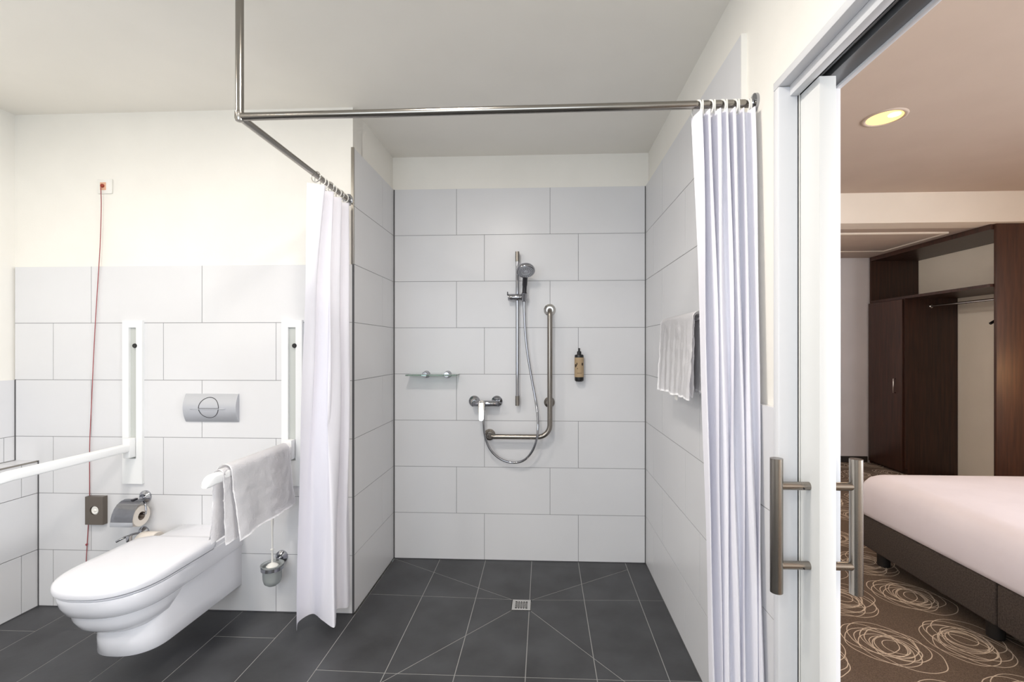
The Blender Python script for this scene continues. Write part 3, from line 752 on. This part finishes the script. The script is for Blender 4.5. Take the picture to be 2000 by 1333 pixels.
# ------------------------------------------------------------------ fold-up rails on both sides of the toilet
def fold_rail(x, label, arm_tip):
    t = thing('folding_grab_rail', (x, YT, .66), label, 'grab rail', 'folding support rails at the toilet')
    x0, x1, y0 = x - .053, x + .055, YT - .014
    s0, s1, za, zb = x - .018, x + .022, .86, 1.475
    boxes('wall_plate', [(x0, s0, y0, YT, .658, 1.512), (s1, x1, y0, YT, .658, 1.512), (s0, s1, y0, YT, .658, za - .07), (s0, s1, y0, YT, zb, 1.512)], 'rail_white', t)
    box('plate_recess', s0, s1, YT - .003, YT - .001, za - .07, zb, 'rail_recess', t)
    lathe('stop_buffer', [(.012, 0), (.012, .012), (.010, .015)], (x + .016, YT - .004, 1.380), 'black', t, axis=(0, -1, 0), n=20)
    box('hinge_block', s0 + .002, s1 - .002, YT - .05, YT - .004, .80, .90, 'rail_white', t, .004)
    # arm: softly bevelled bar with a drooping rounded tip
    secs = []
    ys = [YT - .015] + [YT - .015 - (YT - .015 - arm_tip - .045) * k / 10 for k in range(1, 11)] + [arm_tip + .045 - .045 * math.sin(a * PI / 2 / 6) for a in range(1, 7)]
    for i, y in enumerate(ys):
        drop = 0; hh = .020; hw_ = .019
        d = y - arm_tip
        if d < .045:
            k = 1 - d / .045; drop = .012 * k * k; hh = .020 * (1 - .45 * k ** 3); hw_ = .019 * (1 - .35 * k ** 3)
        c = (x, .852 - drop)
        ring = []
        for (sx, sz) in ((1, -1), (1, 1), (-1, 1), (-1, -1)):
            for j in range(4):
                a = {(1, -1): -PI / 2, (1, 1): 0, (-1, 1): PI / 2, (-1, -1): PI}[(sx, sz)] + j / 3 * PI / 2
                r_ = .008
                ring.append(Vector((c[0] + sx * (hw_ - r_) + r_ * math.cos(a), y, c[1] + sz * (hh - r_) + r_ * math.sin(a))))
        secs.append(ring)
    loft('arm', secs, 'rail_white', t, ang=60)
    return t
fold_rail(AX1, 'bare white fold-up rail reaching past the left of the toilet', 1.700)
fold_rail(AX2, 'white fold-up rail under the towel right of the toilet', 1.690)

# ------------------------------------------------------------------ small things on the toilet wall
pc = thing('emergency_pull_cord', (-2.31, YT, .25), 'red emergency pull cord hanging from a small white plate', 'pull cord')
YW = YT + .008
box('switch_plate', -2.349, -2.270, YW - .010, YW, 2.182, 2.260, 'white_plastic', pc, .004)
box('switch_insert', -2.331, -2.300, YW - .0125, YW - .009, 2.200, 2.240, 'peach', pc, .001)
lathe('red_knob', [(.0095, 0), (.0095, .006), (.006, .009)], (-2.3155, YW - .012, 2.221), 'red_button', pc, axis=(0, -1, 0), n=20)
cy = YT - .010
cord = [(-2.316, cy - .004, 2.21), (-2.318, cy, 2.10), (-2.324, cy, 1.908), (-2.336, cy, 1.72), (-2.350, cy, 1.504), (-2.361, cy, 1.30), (-2.370, cy, 1.099), (-2.381, cy, .86), (-2.388, YT - .004, .60), (-2.394, YT - .003, .50), (-2.397, YT - .004, .40), (-2.400, cy, .253), (-2.400, cy, .17)]
tube('cord', catmull(cord, 5), .0019, 'cord_red', pc, 8)
lathe('cord_knot', [(.001, -.006), (.0052, -.003), (.0052, .003), (.001, .006)], (-2.398, cy, .335), 'cord_red', pc, n=10)

sb = thing('hygiene_bag_dispenser', (-2.34, YT, .445), 'small taupe metal box dispenser with a white bag in its round hole', 'dispenser')
bx0, bx1, by0 = -2.389, -2.293, YT - .027
def holed_front():
    bm = bmesh.new(); n = 32; cx_, cz, r_ = -2.340, .520, .024
    x0, x1, z0, z1 = bx0, bx1, .446, .592
    def edge_pt(a):
        dx, dz = math.cos(a), math.sin(a)
        tx = ((x1 if dx > 0 else x0) - cx_) / dx if abs(dx) > 1e-6 else 1e9
        tz = ((z1 if dz > 0 else z0) - cz) / dz if abs(dz) > 1e-6 else 1e9
        t = min(tx, tz); return (cx_ + dx * t, cz + dz * t)
    angs = sorted([2 * PI * i / n for i in range(n)] + [math.atan2(z - cz, x - cx_) % (2 * PI) for x in (x0, x1) for z in (z0, z1)])
    for yv in (by0,):
        rings = [[Vector((cx_ + r_ * math.cos(a), by0 + .008, cz + r_ * math.sin(a))) for a in angs],
                 [Vector((cx_ + r_ * math.cos(a), by0, cz + r_ * math.sin(a))) for a in angs],
                 [Vector((edge_pt(a)[0], by0, edge_pt(a)[1])) for a in angs],
                 [Vector((edge_pt(a)[0], YT, edge_pt(a)[1])) for a in angs]]
        loft_bm(bm, rings, cap=False)
    return from_bm(bm)
place('box_shell', holed_front(), 'box_taupe', sb)
lathe('paper_bag', [(.026, -.002), (.024, .004), (.017, .009), (.009, .007), (.004, .011)], (-2.3375, by0 + .010, .520), 'white_plastic', sb, axis=(0, -1, 0), n=18)

def roll(x0, x1, y, z, label):
    t = thing('toilet_roll', ((x0 + x1) / 2, y, z - .052), label, 'toilet roll')
    bm = bmesh.new(); lathe_bm(bm, [(.021, 0), (.050, 0), (.0525, .003), (.0525, x1 - x0 - .003), (.050, x1 - x0), (.021, x1 - x0), (.021, 0)], (x0, y, z), (1, 0, 0), 36, cap=False)
    o_ = place('paper', from_bm(bm), 'paper', t, True); sharp(o_.data)
    bm = bmesh.new(); lathe_bm(bm, [(.021, .001), (.021, x1 - x0 - .001)], (x0, y, z), (1, 0, 0), 28, cap=False)
    place('core', from_bm(bm), 'paper_core', t, True)
    return t
RXa, RXb, RYc, RZc = -2.145, -2.045, 2.240, .513
ph = thing('toilet_paper_holder', (-2.08, YT, .49), 'chrome toilet paper holder with curved lid beside the dispenser box', 'paper holder')
flange(ph, -2.084, .590, .032, YT, d=.014)
tube('bracket', catmull([(-2.084, YT - .01, .590), (-2.072, 2.27, .586), (-2.040, 2.252, .572), (-2.028, 2.246, .545), (-2.028, 2.242, .520)], 6), .0045, 'chrome', ph, 10)
tube('spindle', [(-2.028, 2.242, .522), (-2.130, 2.242, .522)], .0042, 'chrome', ph, 10)
def cover():
    prof = [(2.272, .588), (2.255, .592), (2.232, .589), (2.210, .578), (2.193, .560), (2.182, .538), (2.176, .516), (2.174, .500)]
    bm = bmesh.new(); g = []
    for (y, z) in prof: g.append([bm.verts.new((x, y, z)) for x in (-2.148, -2.034)])
    for a, b_ in zip(g, g[1:]): bm.faces.new((a[0], a[1], b_[1], b_[0]))
    bmesh.ops.solidify(bm, geom=bm.faces[:], thickness=.002)
    return from_bm(bm)
o = place('cover', cover(), 'chrome', ph, True); sharp(o.data, 50)
box('cover_lip', -2.148, -2.034, 2.171, 2.178, .480, .502, 'flush_silver', o, .001)
box('hinge_clip', -2.098, -2.086, 2.235, 2.262, .588, .596, 'dark_plastic', ph)
roll(RXa, RXb, RYc, RZc, 'white toilet paper roll under the chrome lid of the holder')
sp = thing('toilet_paper_holder', (-2.06, YT, .36), 'small chrome spare roll holder just behind the toilet lid', 'paper holder')
flange(sp, -2.092, .405, .028, YT, d=.014)
tube('bracket', catmull([(-2.092, YT - .01, .405), (-2.092, 2.25, .416), (-2.092, 2.20, .420), (-2.100, 2.182, .416), (-2.118, 2.176, .406)], 6), .0055, 'chrome', sp, 10)
box('bracket_plate', -2.080, -2.062, 2.186, 2.206, .398, .430, 'chrome', sp, .003)
roll(-2.058, -1.972, 2.250, .374, 'spare toilet paper roll half hidden behind the toilet lid')

# toilet brush and its wall holder
bh = thing('toilet_brush_holder', (-1.348, 2.22, .19), 'frosted glass toilet brush cup in a chrome wall ring', 'brush holder')
flange(bh, -1.352, .290, .032, YT, d=.014)
tube('arm', [(-1.352, YT - .012, .290), (-1.350, 2.262, .288)], .008, 'chrome', bh, 12)
CB = (-1.349, 2.217, 0)
bm = bmesh.new(); lathe_bm(bm, [(.0475, .268), (.0515, .268), (.0515, .284), (.0475, .284), (.0475, .268)], CB, n=36, cap=False)
o = place('ring', from_bm(bm), 'chrome', bh, True); sharp(o.data)
bm = bmesh.new(); lathe_bm(bm, [(.002, .187), (.022, .189), (.036, .200), (.0425, .220), (.0455, .284), (.054, .292), (.051, .294), (.043, .286), (.040, .222), (.034, .204), (.020, .193), (.002, .192)], CB, n=36, cap=False)
place('glass_cup', from_bm(bm), 'glass_frost', bh, True)
br = thing('toilet_brush', (-1.349, 2.217, .20), 'white toilet brush standing in the frosted wall cup', 'toilet brush')
lathe('handle', [(.005, .27), (.0045, .36), (.008, .362), (.008, .367), (.0042, .37), (.004, .46), (.0065, .50), (.007, .535), (.004, .54)], CB, 'white_plastic', br, n=14)
lathe('collar', [(.006, .300), (.024, .289), (.028, .284), (.026, .280), (.006, .282)], CB, 'white_plastic', br, n=24)
lathe('bristles', [(.008, .204), (.026, .208), (.029, .225), (.027, .26), (.008, .272)], CB, 'white_plastic', br, n=24)

# ------------------------------------------------------------------ sliding door and its frame
XD0, XD1 = .674, .714
fr = thing('trim_1', (.69, YJ, 0), 'white frame and sliding track around the bathroom doorway', 'door frame', kind='structure')
box('jamb', .617, .672, YJ, YJ + .028, -.01, 2.0555, 'frame_white', fr, .003)
box('jamb', .718, .777, YJ, YJ + .028, -.01, 2.06, 'frame_white', fr, .003)
box('header', .617, .646, YN, YJ + .028, 2.056, 2.078, 'frame_white', fr, .002)
box('header_lip', .646, .668, YN, YJ + .0, 2.029, 2.104, 'frame_white', fr, .002)
box('header_filler', .640, .668, YN, YJ + .028, 2.066, 2.10, 'frame_white', fr)
box('track', .668, .720, YN, YJ + .9, 2.075, 2.10, 'track_dark', fr)
box('track_rail', .684, .692, YN, YJ, 2.058, 2.076, 'track_grey', fr, .001)
box('track_rail', .702, .708, YN, YJ, 2.060, 2.076, 'track_grey', fr, .001)
box('header_lip', .720, .765, YN, YJ, 2.052, 2.10, 'track_grey', fr, .002)
box('header_lip', .765, .778, YN, YJ + .02, 2.046, 2.10, 'frame_white', fr, .002)
box('jamb', .617, .777, YN - .03, YN, -.01, 2.10, 'frame_white', fr, .003)

dr_ = thing('sliding_door', (.694, 1.6, .008), 'white sliding door pushed into its pocket with steel bar handles', 'door')
box('door_leaf', XD0, XD1, 1.147, 2.10, .008, 2.033, 'door_white', dr_, .0015)
HZ0, HZ1 = .745, 1.086
def handle(xb, xface):
    h = tube('bar_handle', [(xb, 1.191, HZ0), (xb, 1.191, HZ1)], .0152, 'brushed_steel', dr_, 24)
    for z in (1.016, .814):
        tube('standoff', [(xb, 1.191, z), (xface, 1.191, z)], .0105, 'brushed_steel', h, 18)
        lathe('grub_screw', [(.0022, 0), (.0022, .001)], (xface + (.018 if xb > xface else -.018), 1.1805, z - .004), 'dark_plastic', h, axis=(0, -1, 0), n=8)
handle(.593, XD0); handle(.790, XD1)

# ------------------------------------------------------------------ bedroom shell
XBW = 4.45; YBF = 5.66; YBM = 4.09; BB = 2.454
box('floor_bedroom', .70, 4.6, -1.75, 5.8, -.05, -.0015, 'carpet'); tag(bpy.data.objects['floor_bedroom'], 'brown bedroom carpet printed with clusters of cream rings', 'carpet', kind='structure')
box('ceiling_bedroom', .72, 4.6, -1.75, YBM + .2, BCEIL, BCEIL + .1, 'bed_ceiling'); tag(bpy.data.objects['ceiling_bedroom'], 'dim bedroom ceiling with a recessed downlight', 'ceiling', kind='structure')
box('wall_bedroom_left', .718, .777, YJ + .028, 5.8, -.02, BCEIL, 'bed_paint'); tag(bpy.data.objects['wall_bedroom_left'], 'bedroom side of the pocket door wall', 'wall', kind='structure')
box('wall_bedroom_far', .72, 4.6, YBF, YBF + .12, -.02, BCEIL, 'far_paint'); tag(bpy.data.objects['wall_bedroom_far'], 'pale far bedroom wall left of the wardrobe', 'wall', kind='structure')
wbr = struct('wall_bedroom_right', 'beige bedroom wall behind the open wardrobe')
WA, WB_, WZ0, WZ1 = -1.25, 1.05, .42, 2.38
for bx in [(-1.75, WA, -.02, BCEIL), (WB_, YBF, -.02, BCEIL), (WA, WB_, -.02, WZ0), (WA, WB_, WZ1, BCEIL)]:
    box('plaster', XBW, XBW + .12, bx[0], bx[1], bx[2], bx[3], 'wall_beige', wbr)
w2 = struct('window_2', 'white framed bedroom window out of frame on the right', 'window')
boxes('window_frame', [(XBW + .04, XBW + .1, WA, WA + .05, WZ0, WZ1), (XBW + .04, XBW + .1, WB_ - .05, WB_, WZ0, WZ1), (XBW + .04, XBW + .1, WA, WB_, WZ0, WZ0 + .05), (XBW + .04, XBW + .1, WA, WB_, WZ1 - .05, WZ1), (XBW + .04, XBW + .1, -.13, -.07, WZ0, WZ1)], 'frame_white', w2)
box('baseboard_far', .777, 3.88, YBF - .012, YBF, -.002, .07, 'baseboard'); tag(bpy.data.objects['baseboard_far'], 'dark baseboard along the far bedroom wall', 'baseboard', kind='structure')
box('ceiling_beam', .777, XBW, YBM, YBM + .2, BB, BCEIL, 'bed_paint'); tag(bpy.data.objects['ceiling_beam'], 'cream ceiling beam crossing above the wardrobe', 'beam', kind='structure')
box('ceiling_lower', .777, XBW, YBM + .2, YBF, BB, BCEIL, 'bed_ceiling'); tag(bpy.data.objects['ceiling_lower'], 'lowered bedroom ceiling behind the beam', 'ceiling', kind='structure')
ap = thing('ceiling_panel', (3.0, 4.8, BB), 'flat ceiling access panel in front of the wardrobe', 'ceiling panel')
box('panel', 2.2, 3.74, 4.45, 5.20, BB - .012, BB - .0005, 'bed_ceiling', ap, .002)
boxes('panel_frame', [(2.17, 3.77, 4.42, 4.45, BB - .016, BB - .0005), (2.17, 3.77, 5.20, 5.23, BB - .016, BB - .0005), (3.74, 3.77, 4.45, 5.20, BB - .016, BB - .0005), (2.17, 2.2, 4.45, 5.20, BB - .016, BB - .0005)], 'bed_paint', ap)

# downlight
dl = thing('downlight', (1.993, 2.760, BCEIL), 'round lit downlight recessed in the bedroom ceiling', 'downlight')
dc = (1.993, 2.760, BCEIL)
bm = bmesh.new(); lathe_bm(bm, [(.112, 0), (.110, -.005), (.098, -.007), (.090, -.003), (.090, 0)], dc, n=44, cap=False)
o = place('bezel', from_bm(bm), 'bed_ceiling', dl, True)
lathe('reflector', [(.0895, -.0015), (.0895, -.0005)], dc, 'lamp_glow', dl, n=44)
lathe('bulb', [(.030, -.0035), (.030, -.0016)], (2.020, 2.722, BCEIL), 'lamp_bulb', dl, n=24)
sl_ = bpy.data.lights.new('downlight_light', 'SPOT'); sl_.energy = 26; sl_.color = (1.0, .78, .52); sl_.spot_size = 2.2; sl_.spot_blend = .6; sl_.shadow_soft_size = .07
so = bpy.data.objects.new('downlight_light', sl_); so.location = (1.993, 2.760, BCEIL - .02); COL.objects.link(so)

hd = thing('downlight', (1.9, 4.9, BB), 'small unseen downlight added behind the sliding door to light the wardrobe', 'downlight')  # added fixture around the unseen wardrobe fill light
lathe('bezel', [(.07, 0), (.07, -.006), (.055, -.008)], (1.9, 4.9, BB), 'bed_paint', hd, n=32)
lathe('lens', [(.05, -.0085), (.045, -.012)], (1.9, 4.9, BB), 'lamp_glow', hd, n=32)

# ------------------------------------------------------------------ wardrobe
WX0, WXB, WY0, WY1, WT = 3.90, 4.445, 4.14, 5.64, 2.452
wd = thing('wardrobe', (4.17, 4.9, 0), 'dark brown open wardrobe with a closed cupboard at its far end', 'wardrobe')
box('end_panel', WX0 + .03, WXB, WY0, WY0 + .025, .001, WT, 'wood_side', wd, .001)
box('end_panel', WX0, WXB, WY1 - .02, WY1, .001, WT, 'wood_dark', wd)
box('top_board', WX0, WXB, WY0 + .025, WY1 - .02, WT - .045, WT, 'wood_dark', wd)
box('shelf', WX0, WXB, WY0 + .025, WY1 - .02, 1.905, 1.932, 'wood_dark', wd)
box('partition', WX0, WXB, 5.105, 5.128, .06, 1.905, 'wood_dark', wd)
box('plinth', WX0 + .03, WXB, 5.105, WY1 - .02, .001, .06, 'wood_dark', wd)
d_ = box('cupboard_door', WX0 - .018, WX0 - .001, 5.125, WY1 - .004, .03, 1.900, 'wood_dark', wd, .0015)
bm = bmesh.new(); tube_bm(bm, [(WX0 - .018, 5.215, 1.030), (WX0 - .042, 5.215, 1.030), (WX0 - .042, 5.215, .876), (WX0 - .018, 5.215, .876)], .006, 8)
place('door_handle', from_bm(bm), 'steel_light', d_, True)
tube('clothes_rail', [(4.165, WY0 + .025, 1.821), (4.165, 5.105, 1.821)], .0125, 'steel_light', wd, 16)
lathe('rail_socket', [(.02, 0), (.02, .012), (.016, .015)], (4.165, 5.105, 1.821), 'steel_light', wd, axis=(0, -1, 0), n=18)
hg = thing('clothes_hanger', (4.165, 4.255, 1.58), 'dark clothes hanger just visible behind the wardrobe end panel', 'hanger')
tube('shoulders', catmull([(3.985, 4.255, 1.588), (4.05, 4.255, 1.625), (4.165, 4.255, 1.672), (4.28, 4.255, 1.625), (4.345, 4.255, 1.588)], 6), .012, 'black', hg, 10)
tube('hook', catmull([(4.165, 4.255, 1.672), (4.165, 4.255, 1.76), (4.190, 4.255, 1.815), (4.165, 4.255, 1.8385), (4.145, 4.255, 1.822)], 6), .003, 'steel_light', hg, 8)

# ------------------------------------------------------------------ bed: two upholstered bases under one mattress
bdg = 'bed bases side by side'
for (y0, y1, lab) in ((2.168, 3.070, 'dark brown upholstered bed base nearest the wardrobe'), (1.262, 2.162, 'dark brown upholstered bed base nearest the doorway')):
    bd = thing('bed_base', (3.05, (y0 + y1) / 2, 0), lab, 'bed base', bdg)
    box('upholstered_box', 2.05, 4.05, y0, y1, .10, .298, 'bed_fabric', bd, .012, 3)
    for lx in (2.10, 3.94):
        for ly in (y0 + .05, y1 - .14):
            lathe('leg', [(.030, 0), (.034, .004), (.036, .10)], (lx + .035, ly + .035, 0), 'bed_leg', bd, n=20)
mt = thing('mattress', (3.05, 2.166, .298), 'bare mattress in a tight white fitted sheet', 'mattress')
def mattress():
    bm = bmesh.new(); x0, x1, y0, y1 = 2.035, 4.06, 1.25, 3.085
    def rr(inset, z, rad, n=10):
        pts_ = []
        for (cx_, cy_, a0) in ((x1 - rad - inset, y1 - rad - inset, 0), (x0 + rad + inset, y1 - rad - inset, PI / 2), (x0 + rad + inset, y0 + rad + inset, PI), (x1 - rad - inset, y0 + rad + inset, 1.5 * PI)):
            for i in range(n + 1):
                a = a0 + PI / 2 * i / n; pts_.append(Vector((cx_ + rad * math.cos(a), cy_ + rad * math.sin(a), z)))
        return pts_
    rings = [rr(.03, .299, .06), rr(.012, .305, .07), rr(.004, .33, .08), rr(0, .40, .09), rr(.002, .46, .09), rr(.012, .505, .09), rr(.032, .537, .085), rr(.062, .556, .08), rr(.11, .565, .07), rr(.25, .570, .06), rr(.6, .572, .05)]
    loft_bm(bm, rings); return from_bm(bm)
o = place('sheet', mattress(), 'sheet', mt, True); sharp(o.data, 70)
